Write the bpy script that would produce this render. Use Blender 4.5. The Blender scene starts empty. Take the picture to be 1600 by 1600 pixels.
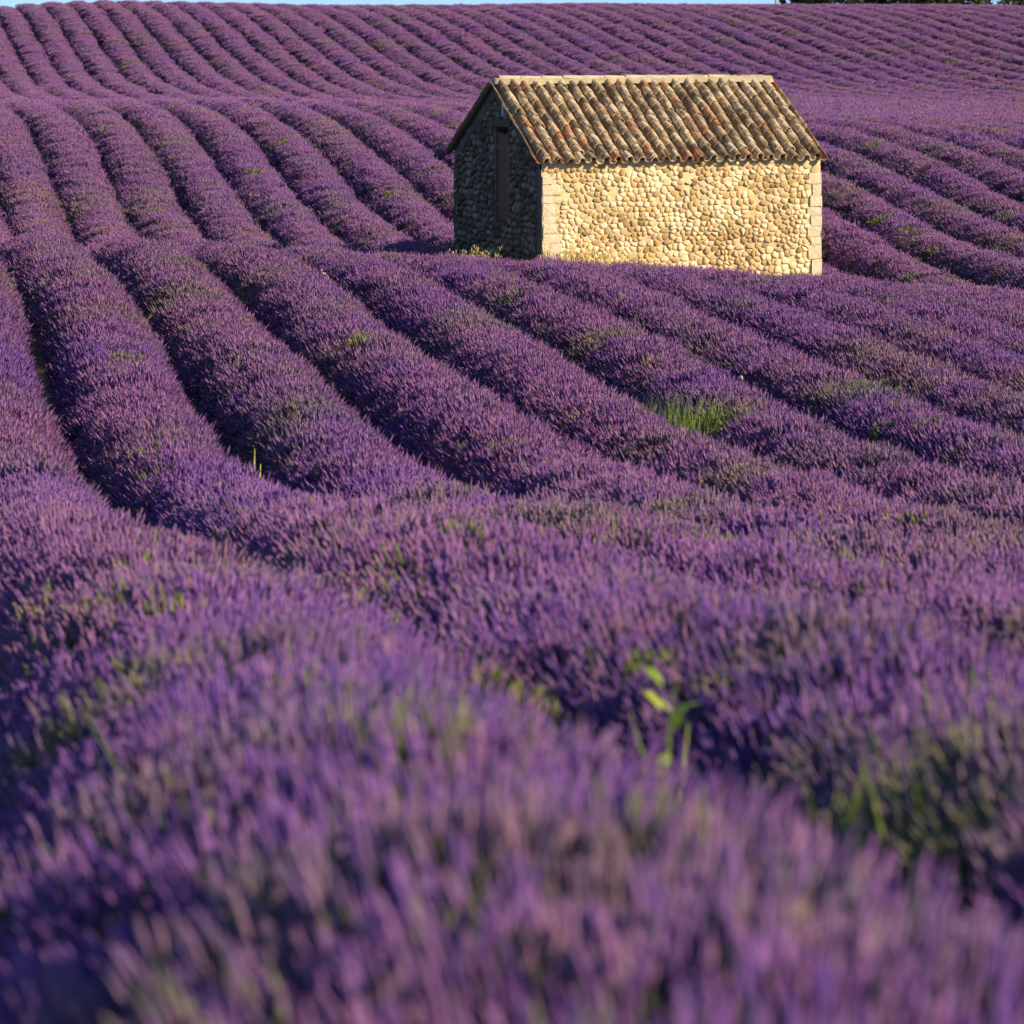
import bpy, bmesh, math, random
import numpy as np
from mathutils import Vector, Matrix, Euler, Quaternion

SC = bpy.context.scene
C = SC.collection
rad = math.radians
random.seed(7)
RNG = np.random.default_rng(7)

# ------------------------------------------------------------------ camera
FPX, S_ROW, XV, YH = 6240.0, 1.6, -269.0, -25.0      # focal length (px of a 1600 px frame), row spacing, vanishing x, eye level
cam_d = bpy.data.cameras.new('camera')
cam_d.sensor_width = 36.0
cam_d.lens = FPX / 1600 * 36.0
cam_d.shift_y = -(800 - YH) / 1600
cam_d.clip_start, cam_d.clip_end = 0.5, 9000
cam_d.dof.use_dof = True
cam_d.dof.focus_distance = 66.0
cam_d.dof.aperture_fstop = 5.2
cam = bpy.data.objects.new('camera', cam_d)
C.objects.link(cam)
cam.location = (0, 0, 0)
cam.rotation_euler = (rad(90), 0, 0)
SC.camera = cam

# ------------------------------------------------------------------ sky, sun, exposure
SUN_EL = rad(26)
SUN_AZ = Vector((0.92, -0.39)).normalized()
world = bpy.data.worlds.new('World')
SC.world = world
world.use_nodes = True
wn = world.node_tree.nodes
bg = wn['Background']
sky = wn.new('ShaderNodeTexSky')
sky.sky_type = 'NISHITA'
sky.sun_disc = False
sky.sun_elevation = SUN_EL
sky.sun_rotation = math.atan2(SUN_AZ.x, SUN_AZ.y)
sky.altitude = 600
sky.air_density = 1.0
sky.dust_density = 0.3
sky.ozone_density = 3.0
wtc = wn.new('ShaderNodeTexCoord'); wmp = wn.new('ShaderNodeMapping')     # clear air: no white band along the horizon
wmp.inputs['Scale'].default_value = (1, 1, 0.86); wmp.inputs['Location'].default_value = (0, 0, 0.16)
world.node_tree.links.new(wtc.outputs['Generated'], wmp.inputs['Vector'])
world.node_tree.links.new(wmp.outputs[0], sky.inputs['Vector'])
world.node_tree.links.new(sky.outputs['Color'], bg.inputs['Color'])
bg.inputs['Strength'].default_value = 0.115
sun_d = bpy.data.lights.new('sun', 'SUN')
sun_d.energy = 4.6
sun_d.angle = rad(0.5)
sun_d.color = (1.0, 0.80, 0.54)
sun = bpy.data.objects.new('sun', sun_d)
C.objects.link(sun)
S3 = Vector((SUN_AZ.x * math.cos(SUN_EL), SUN_AZ.y * math.cos(SUN_EL), math.sin(SUN_EL)))
sun.rotation_euler = (-S3).to_track_quat('-Z', 'Y').to_euler()
sun.location = S3 * 60
vs = SC.view_settings
vs.view_transform = 'Standard'
vs.look = 'None'
vs.exposure = 0.82
vs.gamma = 1.0
vs.use_curve_mapping = False
SC.render.engine = 'CYCLES'
cy = SC.cycles
cy.max_bounces = 3
cy.diffuse_bounces = 2
cy.glossy_bounces = 2
cy.transmission_bounces = 3
cy.use_denoising = True
try:
    cy.denoiser = 'OPENIMAGEDENOISE'
    cy.denoising_input_passes = 'RGB_ALBEDO_NORMAL'
except Exception:
    pass

# ------------------------------------------------------------------ helpers
def tag(o, label=None, cat=None, group=None, kind=None):
    if label: o['label'] = label
    if cat: o['category'] = cat
    if group: o['group'] = group
    if kind: o['kind'] = kind
    return o

def empty(name, loc=(0, 0, 0), rz=0.0):
    o = bpy.data.objects.new(name, None)
    o.empty_display_size = 0.3
    o.location = loc
    o.rotation_euler = (0, 0, rz)
    C.objects.link(o)
    return o

def obj(name, mesh, parent=None, mat=None):
    if mat is not None and len(mesh.materials) == 0:
        mesh.materials.append(mat)
    o = bpy.data.objects.new(name, mesh)
    C.objects.link(o)
    if parent is not None:
        o.parent = parent
    return o

def mesh_from(name, verts, faces, mat=None, smooth=False, attr=None):
    m = bpy.data.meshes.new(name)
    m.from_pydata([tuple(v) for v in verts], [], [tuple(f) for f in faces])
    if attr is not None:                      # one float per vertex
        a = m.attributes.new('rnd', 'FLOAT', 'POINT')
        a.data.foreach_set('value', np.asarray(attr, np.float32))
    if smooth:
        m.polygons.foreach_set('use_smooth', [True] * len(m.polygons))
    if mat is not None:
        m.materials.append(mat)
    m.update()
    return m

def mesh_np(name, V, Q, mat=None, smooth=False, attrs=None):
    """V (n,3), Q (m,k) faces of k corners."""
    V = np.asarray(V, np.float32); Q = np.asarray(Q, np.int32)
    m = bpy.data.meshes.new(name)
    k = Q.shape[1]
    m.vertices.add(len(V)); m.vertices.foreach_set('co', V.ravel())
    m.loops.add(Q.size); m.loops.foreach_set('vertex_index', Q.ravel())
    m.polygons.add(len(Q)); m.polygons.foreach_set('loop_start', np.arange(0, Q.size, k, dtype=np.int32))
    for nm, arr in (attrs or {}).items():
        arr = np.asarray(arr, np.float32)
        if arr.ndim == 1:
            a = m.attributes.new(nm, 'FLOAT', 'POINT'); a.data.foreach_set('value', arr)
        else:
            a = m.attributes.new(nm, 'FLOAT_VECTOR', 'POINT'); a.data.foreach_set('vector', arr.ravel())
    m.update(calc_edges=True)
    if smooth:
        m.polygons.foreach_set('use_smooth', np.ones(len(Q), bool))
    if mat is not None: m.materials.append(mat)
    m.validate()
    return m

class N:
    """tiny node-tree writer"""
    def __init__(self, name):
        self.m = bpy.data.materials.new(name)
        self.m.use_nodes = True
        self.t = self.m.node_tree
        self.t.nodes.clear()
        self.out = self.t.nodes.new('ShaderNodeOutputMaterial')
    def n(self, typ, **kw):
        x = self.t.nodes.new(typ)
        for k, v in kw.items():
            if k == 'inp':
                for a, b in v.items(): self.set(x.inputs[a], b)
            else: setattr(x, k, v)
        return x
    def set(self, sock, v):
        if hasattr(v, 'is_output') or isinstance(v, bpy.types.NodeSocket): self.t.links.new(v, sock)
        else:
            if sock.type == 'RGBA' and len(v) == 3: v = (*v, 1)
            sock.default_value = v
    def ramp(self, fac, stops, interp='LINEAR'):
        r = self.n('ShaderNodeValToRGB')
        e = r.color_ramp; e.interpolation = interp
        while len(e.elements) > 1: e.elements.remove(e.elements[-1])
        e.elements[0].position = stops[0][0]; e.elements[0].color = (*stops[0][1], 1)
        for p, c in stops[1:]:
            q = e.elements.new(p); q.color = (*c, 1)
        self.set(r.inputs['Fac'], fac)
        return r.outputs['Color']
    def noise(self, scale, detail=4, rough=0.6, vec=None, w=None):
        x = self.n('ShaderNodeTexNoise')
        x.inputs['Scale'].default_value = scale; x.inputs['Detail'].default_value = detail; x.inputs['Roughness'].default_value = rough
        if vec is not None: self.set(x.inputs['Vector'], vec)
        return x.outputs['Fac']
    def mix(self, fac, a, b, mode='MIX'):
        x = self.n('ShaderNodeMix', data_type='RGBA', blend_type=mode)
        self.set(x.inputs[0], fac); self.set(x.inputs[6], a); self.set(x.inputs[7], b)
        return x.outputs[2]
    def math(self, op, a, b=0.0, clamp=False):
        x = self.n('ShaderNodeMath', operation=op, use_clamp=clamp)
        self.set(x.inputs[0], a); self.set(x.inputs[1], b)
        return x.outputs[0]
    def rng(self, v, a, b, c=0.0, d=1.0):
        x = self.n('ShaderNodeMapRange')
        for i, q in enumerate((v, a, b, c, d)): self.set(x.inputs[i], q)
        return x.outputs[0]
    def coord(self, which='Object'):
        return self.n('ShaderNodeTexCoord').outputs[which]
    def bsdf(self, col, rough=0.85, bump=None, bs=0.5, bd=0.01, spec=0.25):
        b = self.n('ShaderNodeBsdfPrincipled')
        self.set(b.inputs['Base Color'], col); self.set(b.inputs['Roughness'], rough)
        b.inputs['Specular IOR Level'].default_value = spec
        if bump is not None:
            u = self.n('ShaderNodeBump'); u.inputs['Strength'].default_value = bs; u.inputs['Distance'].default_value = bd
            self.set(u.inputs['Height'], bump); self.set(b.inputs['Normal'], u.outputs[0])
        return b.outputs[0]
    def done(self, shader):
        self.t.links.new(shader, self.out.inputs['Surface']); return self.m

# ------------------------------------------------------------------ materials
def mat_lavender():
    w = N('lavender_spike')
    kind = w.n('ShaderNodeAttribute', attribute_name='flower').outputs['Fac']      # 1 flower head, 0 stem
    rnd = w.n('ShaderNodeAttribute', attribute_name='rnd').outputs['Fac']
    tint = w.n('ShaderNodeAttribute', attribute_name='tint', attribute_type='INSTANCER').outputs['Fac']
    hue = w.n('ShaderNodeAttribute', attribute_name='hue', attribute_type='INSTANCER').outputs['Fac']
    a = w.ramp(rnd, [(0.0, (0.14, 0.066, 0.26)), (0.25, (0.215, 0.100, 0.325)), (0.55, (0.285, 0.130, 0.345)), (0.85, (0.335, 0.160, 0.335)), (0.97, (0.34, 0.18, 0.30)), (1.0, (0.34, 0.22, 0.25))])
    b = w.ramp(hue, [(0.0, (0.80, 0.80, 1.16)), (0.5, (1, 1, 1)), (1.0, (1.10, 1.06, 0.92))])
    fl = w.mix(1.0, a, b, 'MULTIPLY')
    olive = w.ramp(rnd, [(0.0, (0.085, 0.125, 0.022)), (0.6, (0.19, 0.25, 0.05)), (1.0, (0.32, 0.33, 0.10))])
    fl = w.mix(tint, fl, olive)
    stem = w.ramp(rnd, [(0.0, (0.055, 0.085, 0.03)), (1.0, (0.15, 0.17, 0.07))])
    col = w.mix(kind, stem, fl)
    d = w.bsdf(col, 0.9, spec=0.1)
    t = w.n('ShaderNodeBsdfTranslucent'); w.set(t.inputs['Color'], col)
    x = w.n('ShaderNodeMixShader'); x.inputs[0].default_value = 0.22
    w.t.links.new(d, x.inputs[1]); w.t.links.new(t.outputs[0], x.inputs[2])
    return w.done(x.outputs[0])

def mat_foliage():
    w = N('lavender_foliage')
    c = w.ramp(w.noise(9, 5, 0.7, w.coord('Object')), [(0.3, (0.028, 0.035, 0.03)), (0.6, (0.06, 0.07, 0.045)), (0.8, (0.09, 0.09, 0.06))])
    return w.done(w.bsdf(c, 0.95, w.noise(30, 4, 0.7, w.coord('Object')), 0.8, 0.05, 0.05))

def mat_soil():
    w = N('soil')
    p = w.coord('Object')
    c = w.ramp(w.noise(1.3, 8, 0.65, p), [(0.3, (0.13, 0.085, 0.05)), (0.55, (0.23, 0.16, 0.10)), (0.75, (0.33, 0.25, 0.17))])
    return w.done(w.bsdf(c, 0.95, w.noise(14, 6, 0.7, p), 0.9, 0.06, 0.05))

STONE_STOPS = [(0.0, (0.36, 0.28, 0.16)), (0.12, (0.54, 0.43, 0.26)), (0.30, (0.68, 0.56, 0.36)), (0.48, (0.77, 0.66, 0.46)),
               (0.68, (0.82, 0.73, 0.54)), (0.86, (0.86, 0.80, 0.66)), (0.93, (0.68, 0.52, 0.28)), (0.98, (0.60, 0.41, 0.20)), (1.0, (0.50, 0.33, 0.18))]
SHADED_STOPS = [(0.0, (0.10, 0.090, 0.076)), (0.4, (0.155, 0.140, 0.118)), (0.75, (0.215, 0.196, 0.168)), (1.0, (0.30, 0.275, 0.24))]  # stone of the gable side, its shade put into the colour
def mat_stone(name, per_object, dull=0.0, grey=False):
    w = N(name)
    p = w.coord('Object')
    if per_object: r = w.n('ShaderNodeObjectInfo').outputs['Random']
    else: r = w.n('ShaderNodeAttribute', attribute_name='rnd').outputs['Fac']
    base = w.ramp(r, SHADED_STOPS if grey else STONE_STOPS)
    n1 = w.noise(16, 6, 0.7, p)
    c = w.mix(w.rng(n1, 0.35, 0.75, 0.0, 0.55), base, w.mix(1.0, base, (0.62, 0.52, 0.40), 'MULTIPLY'))
    geo = w.n('ShaderNodeNewGeometry').outputs['Position']
    c = w.mix(1.0, c, (1.03, 0.975, 0.84), 'MULTIPLY')
    big = w.rng(w.noise(0.9, 3, 0.55, geo), 0.46, 0.64, 0.0, 0.75)           # grey weathering in patches of the wall
    c = w.mix(big, c, w.mix(1.0, c, (0.62, 0.54, 0.44), 'MULTIPLY'))
    if dull: c = w.mix(1.0, c, (dull, dull * 0.98, dull * 0.96), 'MULTIPLY')
    return w.done(w.bsdf(c, 0.9, w.noise(45, 5, 0.7, p), 0.6, 0.02, 0.15))

def mat_mortar(name, a, b, c_, sc=3.2):
    w = N(name)
    p = w.coord('Object')
    n = w.noise(sc, 7, 0.68, p)
    c = w.ramp(n, [(0.28, a), (0.5, b), (0.72, c_)])
    sp = w.rng(w.noise(38, 4, 0.7, p), 0.55, 0.72, 0.0, 0.5)
    c = w.mix(sp, c, w.mix(1.0, c, (0.45, 0.38, 0.30), 'MULTIPLY'))
    return w.done(w.bsdf(c, 0.93, w.noise(26, 7, 0.75, p), 0.9, 0.035, 0.1))

def mat_tile(name='clay_tile'):
    w = N(name)
    r = w.n('ShaderNodeObjectInfo').outputs['Random']
    p = w.coord('Object')
    gp = w.n('ShaderNodeNewGeometry').outputs['Position']
    base = w.ramp(r, [(0.0, (0.15, 0.115, 0.078)), (0.12, (0.26, 0.205, 0.14)), (0.25, (0.42, 0.335, 0.235)), (0.42, (0.54, 0.45, 0.33)), (0.60, (0.66, 0.57, 0.44)), (0.76, (0.56, 0.46, 0.33)), (0.87, (0.50, 0.37, 0.25)), (0.93, (0.47, 0.30, 0.19)), (0.975, (0.46, 0.21, 0.115)), (1.0, (0.44, 0.15, 0.075))])
    base = w.mix(1.0, base, (1.08, 1.0, 0.84), 'MULTIPLY')
    n = w.noise(5.5, 6, 0.7, gp)
    c = w.mix(w.rng(n, 0.47, 0.62, 0.0, 0.82), base, (0.135, 0.105, 0.065))        # dark lichen
    n2 = w.noise(11, 6, 0.72, gp)
    c = w.mix(w.rng(n2, 0.56, 0.70, 0.0, 0.5), c, (0.62, 0.54, 0.38))             # pale lichen
    n3 = w.noise(60, 3, 0.6, gp)
    c = w.mix(w.rng(n3, 0.45, 0.7, 0.0, 0.35), c, w.mix(1.0, c, (0.5, 0.45, 0.4), 'MULTIPLY'))
    return w.done(w.bsdf(c, 0.88, n3, 0.5, 0.012, 0.2))

def mat_wood():
    w = N('weathered_wood')
    mp = w.n('ShaderNodeMapping'); mp.inputs['Scale'].default_value = (30, 30, 1.6)
    w.set(mp.inputs['Vector'], w.coord('Object'))
    c = w.ramp(w.noise(3, 6, 0.65, mp.outputs[0]), [(0.25, (0.07, 0.035, 0.022)), (0.5, (0.15, 0.075, 0.045)), (0.75, (0.22, 0.12, 0.07))])
    return w.done(w.bsdf(c, 0.85, w.noise(3, 6, 0.65, mp.outputs[0]), 0.5, 0.01))

def mat_plain(name, col, rough=0.85, var=0.35, scale=6):
    w = N(name)
    n = w.noise(scale, 5, 0.6, w.coord('Object'))
    c = w.mix(w.rng(n, 0.3, 0.7, 0.0, var), col, w.mix(1.0, col, (0.45, 0.45, 0.42), 'MULTIPLY'))
    return w.done(w.bsdf(c, rough, spec=0.2))

def mat_leaf(name, stops, trans=0.25):
    w = N(name)
    r = w.n('ShaderNodeAttribute', attribute_name='rnd').outputs['Fac']
    c = w.ramp(r, stops)
    d = w.bsdf(c, 0.75, spec=0.2)
    t = w.n('ShaderNodeBsdfTranslucent'); w.set(t.inputs['Color'], c)
    x = w.n('ShaderNodeMixShader'); x.inputs[0].default_value = trans
    w.t.links.new(d, x.inputs[1]); w.t.links.new(t.outputs[0], x.inputs[2])
    return w.done(x.outputs[0])

M_LAV, M_FOL, M_SOIL = mat_lavender(), mat_foliage(), mat_soil()
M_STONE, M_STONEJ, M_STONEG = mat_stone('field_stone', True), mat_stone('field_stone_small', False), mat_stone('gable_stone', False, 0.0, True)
M_QUOIN = mat_mortar('quoin_stone', (0.44, 0.35, 0.22), (0.68, 0.57, 0.38), (0.80, 0.71, 0.52))
M_MORTAR = mat_mortar('lime_mortar', (0.50, 0.37, 0.18), (0.72, 0.57, 0.31), (0.84, 0.71, 0.44), 1.1)
M_MORTARG = mat_mortar('shaded_mortar', (0.085, 0.078, 0.068), (0.135, 0.122, 0.105), (0.20, 0.182, 0.158))  # mortar darkened with the gable's shade in its tone; also the roof deck
M_TILE = mat_tile()
M_WOOD = mat_wood()
M_PALE = mat_plain('pale_metal', (0.55, 0.58, 0.62))
M_DRY = mat_leaf('dry_grass', [(0.0, (0.38, 0.28, 0.10)), (0.5, (0.55, 0.43, 0.17)), (1.0, (0.70, 0.58, 0.28))], 0.3)
M_WEED = mat_leaf('green_weed', [(0.0, (0.16, 0.30, 0.03)), (0.5, (0.28, 0.42, 0.05)), (1.0, (0.48, 0.55, 0.08))], 0.4)
M_SHOOT = mat_leaf('yellow_shoot', [(0.0, (0.50, 0.55, 0.07)), (1.0, (0.66, 0.66, 0.12))], 0.35)
M_BLOOM = mat_leaf('yellow_bloom', [(0.0, (0.75, 0.68, 0.22)), (1.0, (0.8, 0.78, 0.5))], 0.3)

# ------------------------------------------------------------------ terrain (height of the flower tops, then the soil below)
ST = np.array([2,3,4,5,6.2,7.6,9.2,11,13,15.5,18.5,22,26,30,34,38,42,46,50,54,58,62,66,70,75,80,86,92,99,106,113,120,127,135,144,154,165,176,188,200,212,224,236,248,258,270,285,300.])
XS = np.arange(-300, 1901, 200.)
GZ = np.array([
[-1.17,-1.20,-1.21,-1.21,-1.22,-1.22,-1.22,-1.23,-1.23,-1.23,-1.22,-1.20],
[-1.12,-1.13,-1.12,-1.12,-1.12,-1.12,-1.12,-1.12,-1.12,-1.12,-1.12,-1.12],
[-1.11,-1.12,-1.11,-1.11,-1.11,-1.11,-1.11,-1.11,-1.10,-1.10,-1.11,-1.11],
[-1.15,-1.17,-1.16,-1.16,-1.17,-1.17,-1.18,-1.18,-1.19,-1.20,-1.20,-1.18],
[-1.24,-1.27,-1.28,-1.28,-1.29,-1.30,-1.32,-1.34,-1.35,-1.38,-1.38,-1.34],
[-1.38,-1.44,-1.45,-1.46,-1.46,-1.48,-1.51,-1.54,-1.54,-1.57,-1.57,-1.52],
[-1.56,-1.64,-1.67,-1.67,-1.67,-1.67,-1.70,-1.74,-1.74,-1.74,-1.73,-1.69],
[-1.78,-1.87,-1.90,-1.91,-1.89,-1.87,-1.89,-1.90,-1.90,-1.90,-1.90,-1.87],
[-2.01,-2.11,-2.15,-2.15,-2.13,-2.09,-2.08,-2.08,-2.08,-2.08,-2.10,-2.08],
[-2.29,-2.41,-2.44,-2.42,-2.39,-2.36,-2.35,-2.35,-2.35,-2.37,-2.38,-2.36],
[-2.60,-2.73,-2.76,-2.73,-2.66,-2.63,-2.65,-2.69,-2.71,-2.74,-2.75,-2.72],
[-2.94,-3.09,-3.11,-3.07,-2.98,-2.94,-3.00,-3.07,-3.13,-3.17,-3.17,-3.11],
[-3.29,-3.49,-3.52,-3.47,-3.42,-3.40,-3.44,-3.50,-3.56,-3.61,-3.59,-3.51],
[-3.55,-3.85,-3.92,-3.90,-3.88,-3.88,-3.85,-3.87,-3.92,-3.97,-3.93,-3.83],
[-3.70,-4.09,-4.21,-4.19,-4.17,-4.17,-4.11,-4.14,-4.18,-4.23,-4.18,-4.08],
[-3.70,-4.18,-4.36,-4.27,-4.27,-4.24,-4.26,-4.34,-4.34,-4.36,-4.35,-4.28],
[-3.58,-4.05,-4.29,-4.24,-4.25,-4.22,-4.28,-4.37,-4.39,-4.43,-4.48,-4.44],
[-3.42,-3.78,-4.06,-4.17,-4.20,-4.20,-4.25,-4.33,-4.38,-4.49,-4.60,-4.59],
[-3.29,-3.58,-3.85,-4.08,-4.14,-4.18,-4.22,-4.33,-4.40,-4.54,-4.71,-4.73],
[-3.26,-3.53,-3.75,-3.96,-4.05,-4.16,-4.21,-4.36,-4.45,-4.62,-4.84,-4.87],
[-3.30,-3.61,-3.78,-3.92,-4.03,-4.18,-4.24,-4.40,-4.50,-4.73,-5.00,-5.00],
[-3.41,-3.79,-3.96,-4.04,-4.15,-4.31,-4.39,-4.54,-4.64,-4.90,-5.15,-5.12],
[-3.56,-4.04,-4.25,-4.31,-4.40,-4.56,-4.65,-4.78,-4.89,-5.11,-5.31,-5.21],
[-3.70,-4.31,-4.59,-4.65,-4.73,-4.86,-4.95,-5.06,-5.16,-5.33,-5.44,-5.26],
[-3.85,-4.62,-5.02,-5.09,-5.15,-5.23,-5.30,-5.38,-5.44,-5.53,-5.54,-5.26],
[-3.94,-4.84,-5.36,-5.45,-5.51,-5.51,-5.54,-5.58,-5.57,-5.61,-5.53,-5.19],
[-3.92,-4.92,-5.57,-5.69,-5.76,-5.67,-5.61,-5.57,-5.45,-5.47,-5.36,-5.01],
[-3.80,-4.75,-5.51,-5.68,-5.78,-5.69,-5.50,-5.29,-5.03,-5.06,-5.01,-4.76],
[-3.58,-4.33,-4.98,-5.29,-5.40,-5.39,-5.18,-4.81,-4.45,-4.44,-4.53,-4.46],
[-3.37,-3.88,-4.23,-4.63,-4.78,-4.82,-4.78,-4.40,-4.00,-4.04,-4.20,-4.21],
[-3.23,-3.63,-3.79,-4.08,-4.22,-4.31,-4.43,-4.16,-3.87,-3.96,-4.08,-4.06],
[-3.17,-3.60,-3.68,-3.80,-3.90,-4.04,-4.21,-4.08,-3.97,-4.06,-4.12,-3.99],
[-3.19,-3.69,-3.77,-3.77,-3.82,-3.97,-4.14,-4.11,-4.11,-4.21,-4.21,-3.97],
[-3.26,-3.87,-3.98,-3.92,-3.94,-4.06,-4.20,-4.22,-4.26,-4.37,-4.35,-3.97],
[-3.36,-4.10,-4.28,-4.21,-4.22,-4.31,-4.37,-4.40,-4.42,-4.54,-4.50,-3.98],
[-3.46,-4.36,-4.61,-4.55,-4.58,-4.63,-4.62,-4.62,-4.60,-4.73,-4.65,-3.96],
[-3.51,-4.58,-4.87,-4.83,-4.91,-4.93,-4.85,-4.85,-4.80,-4.92,-4.76,-3.87],
[-3.47,-4.73,-4.99,-4.97,-5.08,-5.09,-4.97,-5.00,-4.96,-5.06,-4.76,-3.66],
[-3.30,-4.75,-5.02,-4.94,-4.99,-4.99,-4.89,-4.95,-4.94,-5.02,-4.57,-3.30],
[-2.99,-4.56,-4.85,-4.60,-4.53,-4.52,-4.48,-4.55,-4.55,-4.61,-4.10,-2.82],
[-2.56,-4.08,-4.18,-3.81,-3.67,-3.64,-3.68,-3.76,-3.75,-3.80,-3.36,-2.27],
[-2.09,-3.36,-3.14,-2.75,-2.63,-2.59,-2.67,-2.75,-2.74,-2.78,-2.52,-1.78],
[-1.69,-2.56,-2.06,-1.79,-1.75,-1.75,-1.78,-1.85,-1.85,-1.88,-1.82,-1.44],
[-1.49,-1.98,-1.32,-1.25,-1.36,-1.37,-1.30,-1.36,-1.37,-1.39,-1.48,-1.34],
[-1.54,-1.84,-1.17,-1.22,-1.43,-1.43,-1.32,-1.36,-1.37,-1.38,-1.53,-1.48],
[-1.90,-2.08,-1.50,-1.59,-1.86,-1.84,-1.71,-1.74,-1.75,-1.74,-1.91,-1.90],
[-2.66,-2.78,-2.34,-2.42,-2.69,-2.66,-2.53,-2.56,-2.56,-2.54,-2.69,-2.68],
[-3.58,-3.71,-3.40,-3.45,-3.67,-3.65,-3.54,-3.56,-3.55,-3.53,-3.63,-3.59],])
def _cr(p0, p1, p2, p3, t):
    return 0.5 * (2 * p1 + (p2 - p0) * t + (2 * p0 - 5 * p1 + 4 * p2 - p3) * t * t + (3 * p1 - p0 - 3 * p2 + p3) * t ** 3)
CANOPY = 0.70
def canopy_z(X, Y):
    X = np.asarray(X, float); Y = np.asarray(Y, float)
    Yc = np.clip(Y, ST[0], ST[-1])
    xi = np.clip(800 + FPX * X / np.maximum(Yc, 2.0), XS[0], XS[-1] - 1e-3)
    fy = np.interp(Yc, ST, np.arange(len(ST))); fx = (xi - XS[0]) / 200.0
    iy = np.clip(fy.astype(int), 0, len(ST) - 2); ix = np.clip(fx.astype(int), 0, len(XS) - 2)
    ty, tx = fy - iy, fx - ix
    def col(k):
        j = np.clip(ix + k, 0, len(XS) - 1)
        r = [GZ[np.clip(iy + q, 0, len(ST) - 1), j] for q in (-1, 0, 1, 2)]
        return _cr(*r, ty)
    z = _cr(col(-1), col(0), col(1), col(2), tx)
    # shallow hollow in front of the right half of the hut
    ct, st = math.cos(rad(20)), math.sin(rad(20))
    u = (X - 0.599) * ct + (Y - 81.2) * st; v = -(X - 0.599) * st + (Y - 81.2) * ct
    sm = lambda t: np.clip(t, 0, 1) ** 2 * (3 - 2 * np.clip(t, 0, 1))
    z = z - 0.46 * sm((u - 0.6) / 3.4) * sm((9.4 - u) / 3.2) * sm((v + 13.0) / 7.0) * sm((5.5 - v) / 3.0)
    z = np.where(Y > 300, z - (Y - 300) * 0.014, z)
    return z
def ground_z(X, Y):
    return canopy_z(X, Y) - CANOPY
TANP = (XV - 800) / FPX
def row_x(idx, Y):
    off = np.interp(Y, [0, 4.4, 6.2, 8.7, 12, 16, 22], [-.38, -.37, -.34, -.27, -.14, -.05, 0.0])
    return (idx + off) * S_ROW + np.asarray(Y) * TANP

def build_ground():
    ys = np.concatenate([np.linspace(-12, 2, 8), np.geomspace(2.6, 300, 190), np.geomspace(320, 6000, 22)])
    us = np.concatenate([[-3.2, -1.6, -0.8, -0.45, -0.3], np.linspace(-0.22, 0.22, 60), [0.3, 0.45, 0.8, 1.6, 3.2]])
    YY, UU = np.meshgrid(ys, us, indexing='ij')
    XX = UU * (np.abs(YY) + 14)
    ZZ = ground_z(XX, YY)
    V = np.stack([XX, YY, ZZ], -1).reshape(-1, 3)
    nx = len(us)
    i = np.arange((len(ys) - 1) * nx).reshape(len(ys) - 1, nx)[:, :-1].ravel()
    Q = np.stack([i, i + 1, i + nx + 1, i + nx], 1)
    o = obj('ground', mesh_np('ground', V, Q, M_SOIL, True))
    tag(o, 'pale stony soil of the rolling field, showing only between the rows', 'ground', kind='structure')
build_ground()

# ------------------------------------------------------------------ the stone hut
TH = rad(20)
HL, HW, HZ0 = 6.21, 5.30, -6.42
HUT_P = Vector((0.599, 81.2, HZ0))
hut = empty('stone_hut', HUT_P, TH)
tag(hut, 'small rubble stone hut with a clay tiled gable roof standing in the lavender', 'hut')
EAVE_V, Z_EAVE, Z_RIDGE = -0.14, 2.745, 4.30        # deck of the roof
SL = (Z_RIDGE - Z_EAVE) / (HW / 2 - EAVE_V)
A_SL = math.atan(SL)
def deck_z(v): return Z_EAVE + SL * ((v if v <= HW / 2 else HW - v) - EAVE_V)

def hut_xy(X, Y):
    dx, dy = X - HUT_P.x, Y - HUT_P.y
    return dx * math.cos(TH) + dy * math.sin(TH), -dx * math.sin(TH) + dy * math.cos(TH)

def box_vf(x0, x1, y0, y1, z0, z1, base=0):
    v = [(x0, y0, z0), (x1, y0, z0), (x1, y1, z0), (x0, y1, z0), (x0, y0, z1), (x1, y0, z1), (x1, y1, z1), (x0, y1, z1)]
    f = [(0, 3, 2, 1), (4, 5, 6, 7), (0, 1, 5, 4), (1, 2, 6, 5), (2, 3, 7, 6), (3, 0, 4, 7)]
    return v, [tuple(i + base for i in q) for q in f]

def prism(poly, axis, a, b, base=0):
    """extrude a polygon (p,z) between a and b along axis 'x' or 'y' of the hut"""
    n = len(poly)
    if axis == 'x': v = [(a, p, z) for p, z in poly] + [(b, p, z) for p, z in poly]
    else: v = [(p, a, z) for p, z in poly] + [(p, b, z) for p, z in poly]
    f = [tuple(range(n))[::-1], tuple(range(n, 2 * n))] + [(i, (i + 1) % n, n + (i + 1) % n, n + i) for i in range(n)]
    return v, [tuple(i + base for i in q) for q in f]

def join(parts):
    V, Fc = [], []
    for v, f in parts:
        k = len(V); V += list(v); Fc += [tuple(i + k for i in q) for q in f]
    return V, Fc

def fix_normals(me):
    bm = bmesh.new(); bm.from_mesh(me); bmesh.ops.recalc_face_normals(bm, faces=bm.faces); bm.to_mesh(me); bm.free()
    return me

TK = 0.42
DR, DW0, DW1, DZ0, DZ1 = 0.035, 1.94, 2.72, 1.45, 3.44           # loft opening in the gable (v range, z range)
WALLZ = deck_z(0) - 0.012
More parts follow.
